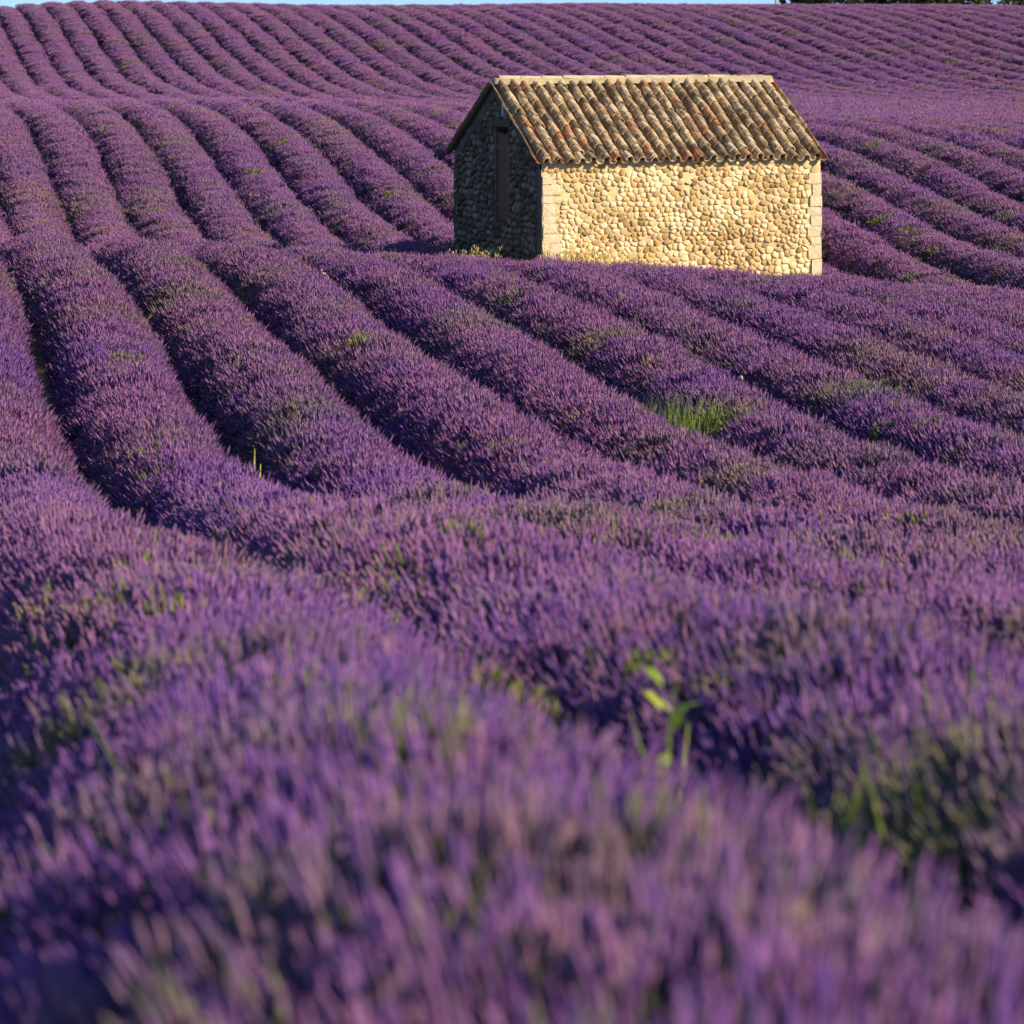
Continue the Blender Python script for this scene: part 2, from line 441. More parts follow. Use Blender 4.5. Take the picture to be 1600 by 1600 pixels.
# front and back walls sit between the two gable walls
fm = mesh_from('front_wall', *box_vf(TK, HL - TK, 0, TK, -0.5, WALLZ), M_MORTAR)
front = obj('wall', fm, hut); front['label'] = 'sunlit long wall of rounded field stones'
back = obj('wall', mesh_from('back_wall', *box_vf(TK, HL - TK, HW - TK, HW, -0.5, WALLZ), M_MORTAR), hut)
def gz(v): return deck_z(v) - 0.012
def gable(u0, u1, hole):
    P = []
    if hole:
        P.append(prism([(0, -.5), (DW0, -.5), (DW0, gz(DW0)), (0, gz(0))], 'x', u0, u1))
        P.append(prism([(DW0, -.5), (DW1, -.5), (DW1, DZ0), (DW0, DZ0)], 'x', u0, u1))
        P.append(prism([(DW0, DZ1), (DW1, DZ1), (DW1, gz(DW1)), (HW / 2, gz(HW / 2)), (DW0, gz(DW0))], 'x', u0, u1))
        P.append(prism([(DW1, -.5), (HW, -.5), (HW, gz(HW)), (DW1, gz(DW1))], 'x', u0, u1))
    else:
        P.append(prism([(0, -.5), (HW, -.5), (HW, gz(HW)), (HW / 2, gz(HW / 2)), (0, gz(0))], 'x', u0, u1))
    return join(P)
gw = obj('wall', fix_normals(mesh_from('gable_wall', *gable(0, TK, True), M_MORTARG)), hut); gw['label'] = 'shaded gable wall of rubble toned dark for its shade, with a loft shutter'
gr = obj('wall', fix_normals(mesh_from('gable_wall_far', *gable(HL - TK, HL, False), M_MORTAR)), hut)

for g_, fm_ in ((gw, M_MORTAR),):                      # the corner strip of the gable wall belongs to the sunlit face
    g_.data.materials.append(fm_)
    for p_ in g_.data.polygons:
        if p_.normal.y < -0.9 and abs(p_.center.y) < 0.01: p_.material_index = 1
# ---- rubble: clipped voronoi cells made into rounded, proud stones
def clip(poly, nx, ny, d):
    out = []
    m = len(poly)
    for i in range(m):
        a, b = poly[i], poly[(i + 1) % m]
        da = a[0] * nx + a[1] * ny - d; db = b[0] * nx + b[1] * ny - d
        if da <= 0: out.append(a)
        if (da < 0 < db) or (db < 0 < da):
            t = da / (da - db); out.append((a[0] + (b[0] - a[0]) * t, a[1] + (b[1] - a[1]) * t))
    return out
def area_c(p):
    A = cx = cy_ = 0.0
    for i in range(len(p)):
        x0, y0 = p[i]; x1, y1 = p[(i + 1) % len(p)]
        w = x0 * y1 - x1 * y0; A += w; cx += (x0 + x1) * w; cy_ += (y0 + y1) * w
    if abs(A) < 1e-9: return 0, p[0]
    return abs(A) / 2, (cx / (3 * A), cy_ / (3 * A))
def voronoi(pts, region, ky, relax):
    pts = np.array(pts, float)
    for it in range(relax + 1):
        Sx = pts * np.array([1, ky])
        d2 = ((Sx[:, None] - Sx[None]) ** 2).sum(-1)
        nb = np.argsort(d2, 1)[:, 1:17]
        cells = []
        for i in range(len(pts)):
            poly = [(x, y * ky) for x, y in region]
            for j in nb[i]:
                nx, ny = Sx[j] - Sx[i]; mx, my = (Sx[j] + Sx[i]) / 2
                poly = clip(poly, nx, ny, nx * mx + ny * my)
                if len(poly) < 3: break
            poly = [(x, y / ky) for x, y in poly]
            cells.append(poly)
        if it < relax:
            for i, p in enumerate(cells):
                if len(p) >= 3:
                    A, c = area_c(p)
                    if A > 0: pts[i] = pts[i] * 0.45 + np.array(c) * 0.55
    return cells
def stone_geo(poly, joint, h, sink, rs):
    """rounded pillow over a cell: local frame (p, z) in the wall plane, d outwards"""
    A, c = area_c(poly)
    p = []
    m = len(poly)
    for i in range(m):                                   # cut the corners once
        a, b = np.array(poly[i]), np.array(poly[(i + 1) % m])
        if np.hypot(*(b - a)) < 0.018: p.append((a + b) / 2); continue
        ct_ = rs.uniform(0.20, 0.33); p.append(a * (1 - ct_) + b * ct_); p.append(a * ct_ + b * (1 - ct_))
    p = np.array(p)
    if len(p) > 9: p = p[np.sort(np.linspace(0, len(p) - 1, 9).round().astype(int))]
    c = np.array(c)
    r = math.sqrt(A / math.pi)
    k = max(0.4, 1 - joint / r)
    p = c + (p - c) * (k * (1 + rs.uniform(-0.12, 0.06, (len(p), 1))))
    n = len(p)
    tl = rs.uniform(-0.25, 0.25, 2)
    V = []
    for f, d in ((1.02, -sink), (0.97, h * 0.55), (0.70, h * 0.94)):
        q = c + (p - c) * f
        for x, z in q:
            V.append((x, z, d + (0 if d < 0 else h * (tl[0] * (x - c[0]) + tl[1] * (z - c[1])) / r)))
    V.append((c[0], c[1], h))
    Fc = []
    for k_ in (0, 1):
        for i in range(n):
            j = (i + 1) % n
            Fc.append((k_ * n + i, k_ * n + j, (k_ + 1) * n + j, (k_ + 1) * n + i))
    for i in range(n): Fc.append((2 * n + i, 2 * n + (i + 1) % n, 3 * n))
    return V, Fc, A
rs = np.random.default_rng(3)

def jitter_courses(u0, u1, z0, z1, hh, ww):
    pts = []; z = z0
    while z < z1:
        h = hh * rs.uniform(0.75, 1.3); u = u0 + rs.uniform(0, ww)
        while u < u1:
            w = ww * (rs.uniform(0.55, 1.25) if rs.uniform() < 0.8 else rs.uniform(1.2, 1.8))
            pts.append((u + rs.normal(0, ww * 0.14), z + h / 2 + rs.normal(0, hh * 0.2) + 0.02 * math.sin(u * 3 + z * 5))); u += w
        z += h
    return pts

QL = [(2.50, 2.345, .22), (2.33, 2.135, .36), (2.12, 1.965, .27), (1.95, 1.70, .30), (1.685, 1.54, .30), (1.525, 1.35, .33), (1.335, 1.15, .36), (1.135, 0.89, .42), (0.875, 0.62, .30), (0.60, 0.30, .4)]
QR = [(2.48, 2.27, .26), (2.25, 2.03, .17), (2.01, 1.79, .23), (1.77, 1.60, .29), (1.585, 1.38, .22), (1.36, 1.17, .30), (1.15, 1.00, .2), (0.985, 0.70, .28), (0.68, 0.40, .2), (0.38, 0.14, .3)]
def under_quoin(u, z):
    for a, b, w in QL:
        if b - .01 < z < a + .01 and u < w + 0.035: return True
    for a, b, w in QR:
        if b - .01 < z < a + .01 and u > HL - w - 0.035: return True
    return False

ptsF = [(u, z) for u, z in jitter_courses(0.08, HL - 0.06, 0.0, 2.72, 0.094, 0.128) if rs.uniform() > 0.17]
cells = voronoi(ptsF, [(0.03, -0.02), (HL - 0.03, -0.02), (HL - 0.03, 2.73), (0.03, 2.73)], 1.22, 1)
stones = []
for p in cells:
    if len(p) < 3: continue
    A, c = area_c(p)
    if A < 0.0015 or under_quoin(*c): continue
    zone = 0.5 + 0.5 * math.sin(c[0] * 0.95 + 0.4) * math.cos((c[1] - 2.0) * 1.2 + c[0] * 0.5)      # 0 deep joints, 1 smeared with mortar
    if c[1] > 2.66 and rs.uniform() < 0.4: continue
    if rs.uniform() < 0.03: continue
    joint = rs.uniform(0.000, 0.004) + 0.003 * zone
    h = rs.uniform(0.020, 0.064) * (1.0 - 0.45 * zone)
    stones.append((A, c, p, joint, h))
# the 300 that show largest are parts, the rest is one joined part
vis = [s for s in stones if s[1][1] > 0.85 - 0.07 * s[1][0]]
vis.sort(key=lambda s: -s[0])
single = set(id(s) for s in vis[:300])
JV, JF, JA = [], [], []
for s in stones:
    A, c, p, joint, h = s
    V, Fc, _ = stone_geo(p, joint, h, 0.012, rs)
    if id(s) in single:
        m = mesh_from('stone', [(x - c[0], -d, z - c[1]) for x, z, d in V], Fc, M_STONE, True)
        o = obj('stone', fix_normals(m), front); o.location = (c[0], 0, c[1])
    else:
        k = len(JV); r = rs.uniform()
        JV += [(x, -d, z) for x, z, d in V]; JF += [tuple(i + k for i in f) for f in Fc]; JA += [r] * len(V)
m = mesh_from('small_stones', JV, JF, M_STONEJ, True, JA)
o = obj('small_stone', fix_normals(m), front); tag(o, kind='stuff')

# gable rubble (in the shade, each stone only a few pixels): one joined part
ptsG = [(v, z) for v, z in jitter_courses(0.30, HW - 0.1, 0.35, 4.0, 0.125, 0.19)]
reg = [(0.25, 0.30), (HW - 0.12, 0.30), (HW - 0.12, gz(0.12) - 0.16), (HW / 2, gz(HW / 2) - 0.24), (0.25, gz(0.25) - 0.16)]
ptsG = [q for q in ptsG if q[1] < gz(q[0]) - 0.2]
cells = voronoi(ptsG, reg, 1.2, 1)
JV, JF, JA = [], [], []
for p in cells:
    if len(p) < 3: continue
    A, c = area_c(p)
    if A < 0.002: continue
    if DW0 - .07 < c[0] < DW1 + .07 and DZ0 - .02 < c[1] < DZ1 + .2: continue
    if DZ0 - 0.05 < c[1] < DZ1 + 0.2:                       # keep clear of the opening
        if c[0] < DW0: p = clip(p, 1, 0, DW0 - 0.03)
        elif c[0] > DW1: p = clip(p, -1, 0, -(DW1 + 0.03))
    if len(p) < 3: continue
    V, Fc, _ = stone_geo(p, rs.uniform(0.012, 0.022), rs.uniform(0.04, 0.085), 0.012, rs)
    k = len(JV); r = rs.uniform()
    JV += [(-d, x, z) for x, z, d in V]; JF += [tuple(i + k for i in f) for f in Fc]; JA += [r] * len(V)
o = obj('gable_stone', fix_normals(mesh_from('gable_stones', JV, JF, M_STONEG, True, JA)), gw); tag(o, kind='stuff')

# quoins: dressed corner blocks, proud of both faces
def quoin(parent, x0, x1, y0, y1, z0, z1, mat=None):
    bm = bmesh.new()
    bmesh.ops.create_cube(bm, size=1.0)
    for v in bm.verts:
        v.co = Vector(((x1 - x0) * v.co.x, (y1 - y0) * v.co.y, (z1 - z0) * v.co.z))
    bmesh.ops.bevel(bm, geom=list(bm.edges), offset=0.012, segments=2, affect='EDGES', profile=0.6)
    for v in bm.verts:
        v.co += Vector([rs.uniform(-0.011, 0.011) for _ in range(3)])
    m = bpy.data.meshes.new('quoin'); bm.to_mesh(m); bm.free(); m.materials.append(mat or M_QUOIN)
    o = obj('quoin', m, parent); o.location = ((x0 + x1) / 2, (y0 + y1) / 2, (z0 + z1) / 2)
for i, (a, b, w) in enumerate(QL):
    quoin(front, 0.012 + rs.uniform(0, .006), w + 0.01, -0.020 - rs.uniform(0, .020), 0.24 + 0.16 * (i % 2), b - 0.004 + rs.uniform(-.012, .004), a + 0.004)
for i, (a, b, w) in enumerate(QR):
    quoin(front, HL - w - 0.01, HL + 0.015, -0.020 - rs.uniform(0, .020), 0.24 + 0.16 * (i % 2), b - 0.004 + rs.uniform(-.012, .004), a + 0.004)
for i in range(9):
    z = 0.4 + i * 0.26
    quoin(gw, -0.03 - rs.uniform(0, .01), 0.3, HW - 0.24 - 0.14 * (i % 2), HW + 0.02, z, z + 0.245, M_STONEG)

# plain mortar bands: under the eave and along the verges
def rough_band(name, poly_fn, n, parent, mat):
    pass
def wavy_strip(name, p0, p1, width, proud, n, axis, parent, mat, lower_jit=0.05):
    """band of mortar between a straight upper edge p0->p1 (p,z) and an uneven lower edge"""
    V, Fc = [], []
    for i in range(n + 1):
        t = i / n
        x = p0[0] + (p1[0] - p0[0]) * t; z = p0[1] + (p1[1] - p0[1]) * t
        w = width * (1 + rs.uniform(-1, 1) * lower_jit / max(width, 1e-3))
        pr = proud * rs.uniform(0.75, 1.2)
        for q, d in ((0.0, pr), (0.55, pr * rs.uniform(0.85, 1.15)), (0.93, pr * 0.7), (1.0, -0.01)):
            zz = z - w * q
            V.append((x, -d, zz) if axis == 'x' else (-d, x, zz))
        if i:
            b = i * 4
            for k in range(3): Fc.append((b - 4 + k, b + k, b + k + 1, b - 3 + k))
    o = obj(name, fix_normals(mesh_from(name, V, Fc, mat, True)), parent)
    return o
wavy_strip('mortar_band', (0.0, WALLZ), (HL, WALLZ), 0.10, 0.012, 90, 'x', front, M_MORTAR, 0.06)
wavy_strip('mortar_band', (0.02, gz(0.02)), (HW / 2, gz(HW / 2)), 0.24, 0.045, 34, 'y', gw, M_MORTARG, 0.07)
wavy_strip('mortar_band', (HW / 2, gz(HW / 2)), (HW - 0.02, gz(0.02)), 0.24, 0.045, 34, 'y', gw, M_MORTARG, 0.07)

# loft shutter of vertical planks, lintel, pale strip above it
sh = empty('shutter', (0, 0, 0)); sh.parent = hut; sh['label'] = 'closed brown plank shutter of the loft opening'
npl = 4; pw = (DW1 - DW0) / npl
for i in range(npl):
    top = 3.31 + rs.uniform(-0.03, 0.03)
    v, f = box_vf(DR + rs.uniform(-.006, .006), DR + 0.03, DW0 + i * pw + 0.006, DW0 + (i + 1) * pw - 0.006, DZ0 + 0.02, top)
    obj('plank', mesh_from('plank', v, f, M_WOOD), sh)
for z in (1.75, 2.95):
    v, f = box_vf(DR - 0.028, DR - 0.006, DW0 + 0.02, DW1 - 0.02, z, z + 0.09)
    obj('batten', mesh_from('batten', v, f, M_WOOD), sh)
def beam(name, x0, x1, y0, y1, z0, z1, mat, parent, bev=0.012):
    bm = bmesh.new(); bmesh.ops.create_cube(bm, size=1.0)
    for v in bm.verts: v.co = Vector(((x1 - x0) * v.co.x, (y1 - y0) * v.co.y, (z1 - z0) * v.co.z))
    bmesh.ops.bevel(bm, geom=list(bm.edges), offset=bev, segments=2, affect='EDGES')
    m = bpy.data.meshes.new(name); bm.to_mesh(m); bm.free(); m.materials.append(mat)
    o = obj(name, m, parent); o.location = ((x0 + x1) / 2, (y0 + y1) / 2, (z0 + z1) / 2); return o
beam('lintel', -0.07, 0.25, DW0 - 0.24, DW1 + 0.26, DZ1 + 0.004, DZ1 + 0.15, M_STONEG, hut)
beam('sill', -0.07, 0.09, DW0 - 0.08, DW1 + 0.08, DZ0 - 0.09, DZ0 - 0.003, M_STONEG, hut)
beam('bracket', -0.085, 0.02, 2.06, 2.15, 3.66, 3.96, M_PALE, hut, 0.006)

# ---- roof
NC, PITCH, U0 = 24, 0.262, 0.04
deck_poly = [(EAVE_V, Z_EAVE), (HW / 2, Z_RIDGE), (HW - EAVE_V, Z_EAVE), (HW - EAVE_V, Z_EAVE - 0.0), (HW / 2, Z_RIDGE - 0.010), (EAVE_V, Z_EAVE - 0.010)]
DV = 0.03                                                  # the deck stops over the wall, only the tiles jut out
deck_poly = [(DV, deck_z(DV)), (HW / 2, Z_RIDGE), (HW - DV, deck_z(DV)), (HW - DV, deck_z(DV) - .010), (HW / 2, Z_RIDGE - .010), (DV, deck_z(DV) - .010)]
roof = obj('roof', fix_normals(mesh_from('roof_deck', *prism(deck_poly, 'x', -0.06, HL + 0.06), M_MORTARG)), hut)
roof['label'] = 'sunlit roof slope of weathered half round clay tiles'

def shell(r0, r1, ln, th, cover=True, m=6, squash=1.0, warp=0.0):
    """half round tile: lower (wide) end at y=0, upper end at y=ln"""
    V, Fc = [], []
    for y, r in ((0.0, r0), (ln, r1)):
        for k in range(m + 1):
            a = math.pi * k / m
            for rr in (r, r - th):
                x = rr * math.cos(a); z = rr * math.sin(a) * squash
                V.append((x * (1 + warp * (1 if k < m / 2 else -1)), y, z if cover else -z))
    s = 2 * (m + 1)
    for k in range(m):
        a = 2 * k
        Fc.append((a, a + 2, s + a + 2, s + a))
        Fc.append((a + 1, s + a + 1, s + a + 3, a + 3))
        Fc.append((a, a + 1, a + 3, a + 2)); Fc.append((s + a, s + a + 2, s + a + 3, s + a + 1))
    Fc.append((0, s, s + 1, 1)); e = 2 * m
    Fc.append((e, e + 1, s + e + 1, s + e))
    return V, Fc
def tile_mesh(name, *a, **k):
    m = fix_normals(mesh_from(name, *shell(*a, **k), M_TILE))
    return m
COV = [tile_mesh('cover_tile', 0.092 + q * .005, 0.068 + q * .002, 0.38, 0.021, True, 6, sq, wp) for q, sq, wp in ((0, 1.25, 0), (1, 1.16, .03), (-1, 1.32, -.03), (0, 1.12, .02), (1.3, 1.22, -.02))]
PAN = [tile_mesh('pan_tile', 0.082 - q * .002, 0.100, 0.38, 0.017, False, 6, sq) for q, sq in ((0, 1), (1, .95))]
EXPO = 0.25
D_S = Vector((0, math.cos(A_SL), math.sin(A_SL))); N_S = Vector((0, -math.sin(A_SL), math.cos(A_SL)))
R_S = Matrix((Vector((1, 0, 0)), D_S, N_S)).transposed()
def put_tile(name, mesh, u, s, n, parent, yaw=0.0, roll=0.0, pitch=0.0):
    o = obj(name, mesh, parent)
    loc = Vector((u, EAVE_V, Z_EAVE)) + D_S * s + N_S * n
    R = R_S @ Matrix.Rotation(yaw, 3, 'Z') @ Matrix.Rotation(pitch, 3, 'X') @ Matrix.Rotation(roll, 3, 'Y')
    o.matrix_local = Matrix.Translation(loc) @ R.to_4x4()
    return o
SLEN = math.hypot(HW / 2 - EAVE_V, Z_RIDGE - Z_EAVE)
ncourse = 12; EXPO = (SLEN - 0.37) / ncourse
PV, PF = [], []
def add_baked(mesh, M4):
    k = len(PV)
    for v in mesh.vertices: PV.append(tuple(M4 @ v.co))
    for p in mesh.polygons: PF.append(tuple(i + k for i in p.vertices))
for i in range(-1, NC + 0):
    u = U0 + PITCH * i
    drift = rs.normal(0, 0.016, 4)
    for c in range(ncourse + 1):
        t = c / ncourse
        du = np.interp(t, [0, .33, .66, 1], drift)
        s = c * EXPO
        sag = 0.020 * math.sin(u * 1.3 + 0.6) * math.sin(t * math.pi) + 0.012 * math.sin(u * 2.9 + 1.0)
        if i >= 0:
            o = put_tile('cover_tile', COV[rs.integers(len(COV))], u + du + rs.normal(0, .009), s + rs.normal(0, .020) + (0.015 if c else 0), 0.088 + sag + rs.normal(0, .004), roof,
                     yaw=rs.normal(0, .045), roll=rs.normal(0, .08), pitch=-0.055 + rs.normal(0, .016))
        un = u + PITCH / 2
        # pan tiles: those of the eave course and of the right verge can be seen singly, the others are covered
        M4 = Matrix.Translation(Vector((un + du * .6, EAVE_V, Z_EAVE)) + D_S * (s - 0.02 + rs.normal(0, .012)) + N_S * (0.103 + sag)) @ (R_S @ Matrix.Rotation(rs.normal(0, .02), 3, 'Z') @ Matrix.Rotation(-0.12 if i == NC - 1 else -0.03, 3, 'X') @ Matrix.Rotation(rs.normal(0, .04) - (0.30 if i == NC - 1 else 0.0), 3, 'Y')).to_4x4()
        if c == 0 or i == NC - 1:
            o = obj('pan_tile', PAN[rs.integers(2)], roof); o.matrix_local = M4
        else:
            add_baked(PAN[rs.integers(2)], M4)
o = obj('hidden_pan_tiles', fix_normals(mesh_from('hidden_pan_tiles', PV, PF, M_TILE)), roof); o.name = 'pan_tile_field'; tag(o, kind='stuff')
# second layer of short tiles along the eave, doubled as on old roofs
for i in range(NC):
    if rs.uniform() < 0.55:
        put_tile('cover_tile', COV[rs.integers(len(COV))], U0 + PITCH * i + rs.normal(0, .008), -0.02 + rs.normal(0, .02), 0.070, roof, pitch=-0.02, roll=rs.normal(0, .08))
# back slope, not in view: one joined part
PV, PF = [], []
RB = Matrix((Vector((-1, 0, 0)), Vector((0, -math.cos(A_SL), math.sin(A_SL))), Vector((0, math.sin(A_SL), math.cos(A_SL))))).transposed()
for i in range(-1, NC + 1):
    for c in range(ncourse + 1):
        for mesh, uu, nn in ((COV[0], U0 + PITCH * i, 0.088), (PAN[0], U0 + PITCH * (i + .5), 0.103)):
            if i == NC or (mesh is COV[0] and i == -1): continue
            loc = Vector((uu + rs.normal(0, .006), HW - EAVE_V, Z_EAVE)) + Vector((0, -math.cos(A_SL), math.sin(A_SL))) * (c * EXPO + rs.normal(0, .01)) + Vector((0, math.sin(A_SL), math.cos(A_SL))) * nn
            add_baked(mesh, Matrix.Translation(loc) @ (RB @ Matrix.Rotation(-.03, 3, 'X')).to_4x4())
o = obj('back_slope_tiles', fix_normals(mesh_from('back_slope_tiles', PV, PF, M_TILE)), roof); tag(o, kind='stuff')
# ridge: mortar bed and long pale ridge tiles, the last stretch bare mortar
nb = 60; V, Fc = [], []
prof = [(-0.19, 0.02), (-0.12, 0.125), (-0.05, 0.165), (0.05, 0.165), (0.12, 0.125), (0.19, 0.02)]
for i in range(nb + 1):
    u = -0.10 + (HL + 0.12) * i / nb
    for pv, pz in prof:
        V.append((u, HW / 2 + pv + rs.normal(0, .006), Z_RIDGE + pz + rs.normal(0, .009)))
    if i:
        b = i * 6
        for k in range(5): Fc.append((b - 6 + k, b + k, b + k + 1, b - 5 + k))
Fc.append(tuple(range(6))); Fc.append(tuple(range(nb * 6, nb * 6 + 6))[::-1])
obj('ridge_mortar', fix_normals(mesh_from('ridge_mortar', V, Fc, mat_mortar('ridge_mortar', (0.30, 0.25, 0.16), (0.44, 0.37, 0.24), (0.54, 0.46, 0.31)), True)), roof)
M_RIDGE = mat_mortar('ridge_tile', (0.40, 0.33, 0.22), (0.56, 0.48, 0.33), (0.64, 0.56, 0.41))
RT = fix_normals(mesh_from('ridge_tile', *shell(0.105, 0.094, 0.50, 0.016, True, 6, 0.62), M_RIDGE))
for i in range(11):
    o = obj('ridge_tile', RT, roof)
    o.matrix_local = Matrix.Translation((0.02 + i * 0.475, HW / 2 + rs.normal(0, .008), Z_RIDGE + 0.132 + rs.normal(0, .006))) @ Matrix.Rotation(-math.pi / 2, 4, 'Z') @ Matrix.Rotation(rs.normal(-.012, .012), 4, 'X') @ Matrix.Rotation(rs.normal(0, .03), 4, 'Z')

# ------------------------------------------------------------------ lavender: clump prototypes (never linked to the scene themselves)
def spike_proto(name, seed, R, dens, L, W, sides, rings, stem, zig):
    r = np.random.default_rng(seed)
    n = int(dens * math.pi * R * R)
    V, Q, FL, RN = [], [], [], []
    cnt = 0
    for i in range(n):
        rr = R * math.sqrt(r.uniform()) * 1.08; th = r.uniform(0, 2 * math.pi)
        bx, by = rr * math.cos(th), rr * math.sin(th)
        tx, ty = bx / R * 0.16 + r.normal(0, 0.15), by / R * 0.16 + r.normal(0, 0.15)
        ax = np.array([tx, ty, 1.0]); ax /= np.linalg.norm(ax)
        l = L * r.uniform(0.65, 1.25); w = W * r.uniform(0.75, 1.2) / 2
        tip = np.array([bx + tx * .05, by + ty * .05, r.normal(0.0, 0.030)])
        base = tip - ax * l
        e1 = np.cross(ax, [0.3, 0.9, 0.1]); e1 /= np.linalg.norm(e1); e2 = np.cross(ax, e1)
        rnd = r.uniform()
        ph = r.uniform(0, 6.28)
        for k in range(rings + 1):
            t = k / rings
            prof = (math.sin(math.pi * (0.14 + 0.80 * t)) ** 0.7) * (1 - 0.30 * t)
            if zig: prof *= (1.22 if k % 2 else 0.78)
            for s in range(sides):
                a = ph + 2 * math.pi * (s + 0.5 * (k % 2)) / sides
                V.append(base + ax * l * t + (e1 * math.cos(a) + e2 * math.sin(a)) * w * prof)
                FL.append(1.0); RN.append(min(1, max(0, rnd + r.normal(0, .05))))
        for k in range(rings):
            for s in range(sides):
                a = cnt + k * sides; b = a + sides
                Q.append((a + s, a + (s + 1) % sides, b + (s + 1) % sides, b + s))
        cnt += sides * (rings + 1)
        if stem:
            b2 = base - ax * stem - np.array([bx, by, 0]) * 0.25
            sw = 0.0022
            for q in (b2, base + ax * 0.01):
                for s in range(3):
                    a = 2 * math.pi * s / 3
                    V.append(q + (e1 * math.cos(a) + e2 * math.sin(a)) * sw); FL.append(0.0); RN.append(rnd)
            for s in range(3): Q.append((cnt + s, cnt + (s + 1) % 3, cnt + 3 + (s + 1) % 3, cnt + 3 + s))
            cnt += 6
    return bpy.data.objects.new(name, mesh_np(name, np.array(V), np.array(Q), M_LAV, False, {'flower': FL, 'rnd': RN}))
protos = bpy.data.collections.new('spike_clumps')
LODS = []      # (far limit, spacing, first index, count)
pi = 0
def add_lod(far, spacing, nvar, *a):
    global pi
    for k in range(nvar):
        protos.objects.link(spike_proto('spike_clump_%02d' % (pi + k), 100 + pi + k, *a))
    LODS.append((far, spacing, pi, nvar)); pi += nvar
#           far  spacing n    R     dens  L      W      sides rings stem zig
add_lod(     15, 0.125, 6, 0.115, 1250, 0.072, 0.0115, 5, 6, 0.22, True)
add_lod(     34, 0.145, 6, 0.130, 640, 0.098, 0.0160, 4, 4, 0.16, True)
add_lod(     68, 0.205, 6, 0.175, 500, 0.112, 0.0180, 3, 3, 0.0, True)
add_lod(    128, 0.320, 5, 0.270, 420, 0.102, 0.021, 3, 2, 0.0, False)
add_lod(    400, 0.50, 5, 0.400, 330, 0.115, 0.026, 3, 2, 0.0, False)

def scatter_group():
    g = bpy.data.node_groups.new('spike_scatter', 'GeometryNodeTree')
    g.interface.new_socket('Geometry', in_out='INPUT', socket_type='NodeSocketGeometry')
    g.interface.new_socket('Geometry', in_out='OUTPUT', socket_type='NodeSocketGeometry')
    n = g.nodes
    gi, go = n.new('NodeGroupInput'), n.new('NodeGroupOutput')
    iop = n.new('GeometryNodeInstanceOnPoints')
    ci = n.new('GeometryNodeCollectionInfo'); ci.inputs['Collection'].default_value = protos
    ci.inputs['Separate Children'].default_value = True; ci.inputs['Reset Children'].default_value = True
    def att(nm, typ):
        x = n.new('GeometryNodeInputNamedAttribute'); x.data_type = typ; x.inputs['Name'].default_value = nm; return x.outputs[0]
    e2r = n.new('FunctionNodeEulerToRotation')
    L = g.links.new
    L(gi.outputs[0], iop.inputs['Points']); L(ci.outputs[0], iop.inputs['Instance'])
    iop.inputs['Pick Instance'].default_value = True
    L(att('vi', 'INT'), iop.inputs['Instance Index'])
    L(att('rot', 'FLOAT_VECTOR'), e2r.inputs[0]); L(e2r.outputs[0], iop.inputs['Rotation'])
    L(att('scl', 'FLOAT'), iop.inputs['Scale'])
    L(iop.outputs[0], go.inputs[0])
    return g
SCATTER = scatter_group()

GREEN_SPOTS = [  # (x px, depth m, radius m, strength): bushes out of bloom
    (1085, 41.5, 0.62, 1.0), (1345, 44.0, 0.6, .75), (1415, 8.2, 0.42, .9), (1500, 9.0, 0.35, .7), (1130, 10.2, 0.40, .55), (1050, 9.3, 0.3, .7), (1240, 11.8, 0.4, .45),
    (1440, 77.0, 0.8, .75), (1390, 70, 0.7, .5), (1250, 66, .7, .5), (1180, 62, .7, .45), (1490, 92.0, 0.8, .8), (1565, 86, .8, .7), (1480, 103.0, 0.9, .7), (940, 49, .6, .6), (770, 51, .6, .6),
    (330, 8.6, 0.28, .55), (230, 8.2, .25, .5), (1370, 22, .5, .4), (700, 45, .5, .4), (165, 118, 1.1, .6), (125, 97, 1.0, .65), (270, 110, 1.1, .6), (290, 99, 1.0, .5), (230, 222, 1.6, .7), (590, 216, 1.6, .6),
    (1245, 225, 1.8, .6), (1160, 232, 1.6, .6), (1370, 214, 1.6, .5), (1310, 190, 1.4, .5), (545, 117, 1.1, .7), (670, 101, .9, .6), (520, 99, .9, .5), (410, 6.0, .3, .5), (850, 5.6, .25, .4), (1340, 5.2, .2, .5)]
GS = np.array([((x - 800) * d / FPX, d, r, s) for x, d, r, s in GREEN_SPOTS])

def vnoise(x, y, seed=0):
    """cheap smooth value noise, 0..1"""
    xi, yi = np.floor(x).astype(int), np.floor(y).astype(int)
    fx, fy = x - xi, y - yi
    def h(a, b):
        v = np.sin(a * 127.1 + b * 311.7 + seed * 74.7) * 43758.5453
        return v - np.floor(v)
    fx = fx * fx * (3 - 2 * fx); fy = fy * fy * (3 - 2 * fy)
    return (h(xi, yi) * (1 - fx) + h(xi + 1, yi) * fx) * (1 - fy) + (h(xi, yi + 1) * (1 - fx) + h(xi + 1, yi + 1) * fx) * fy

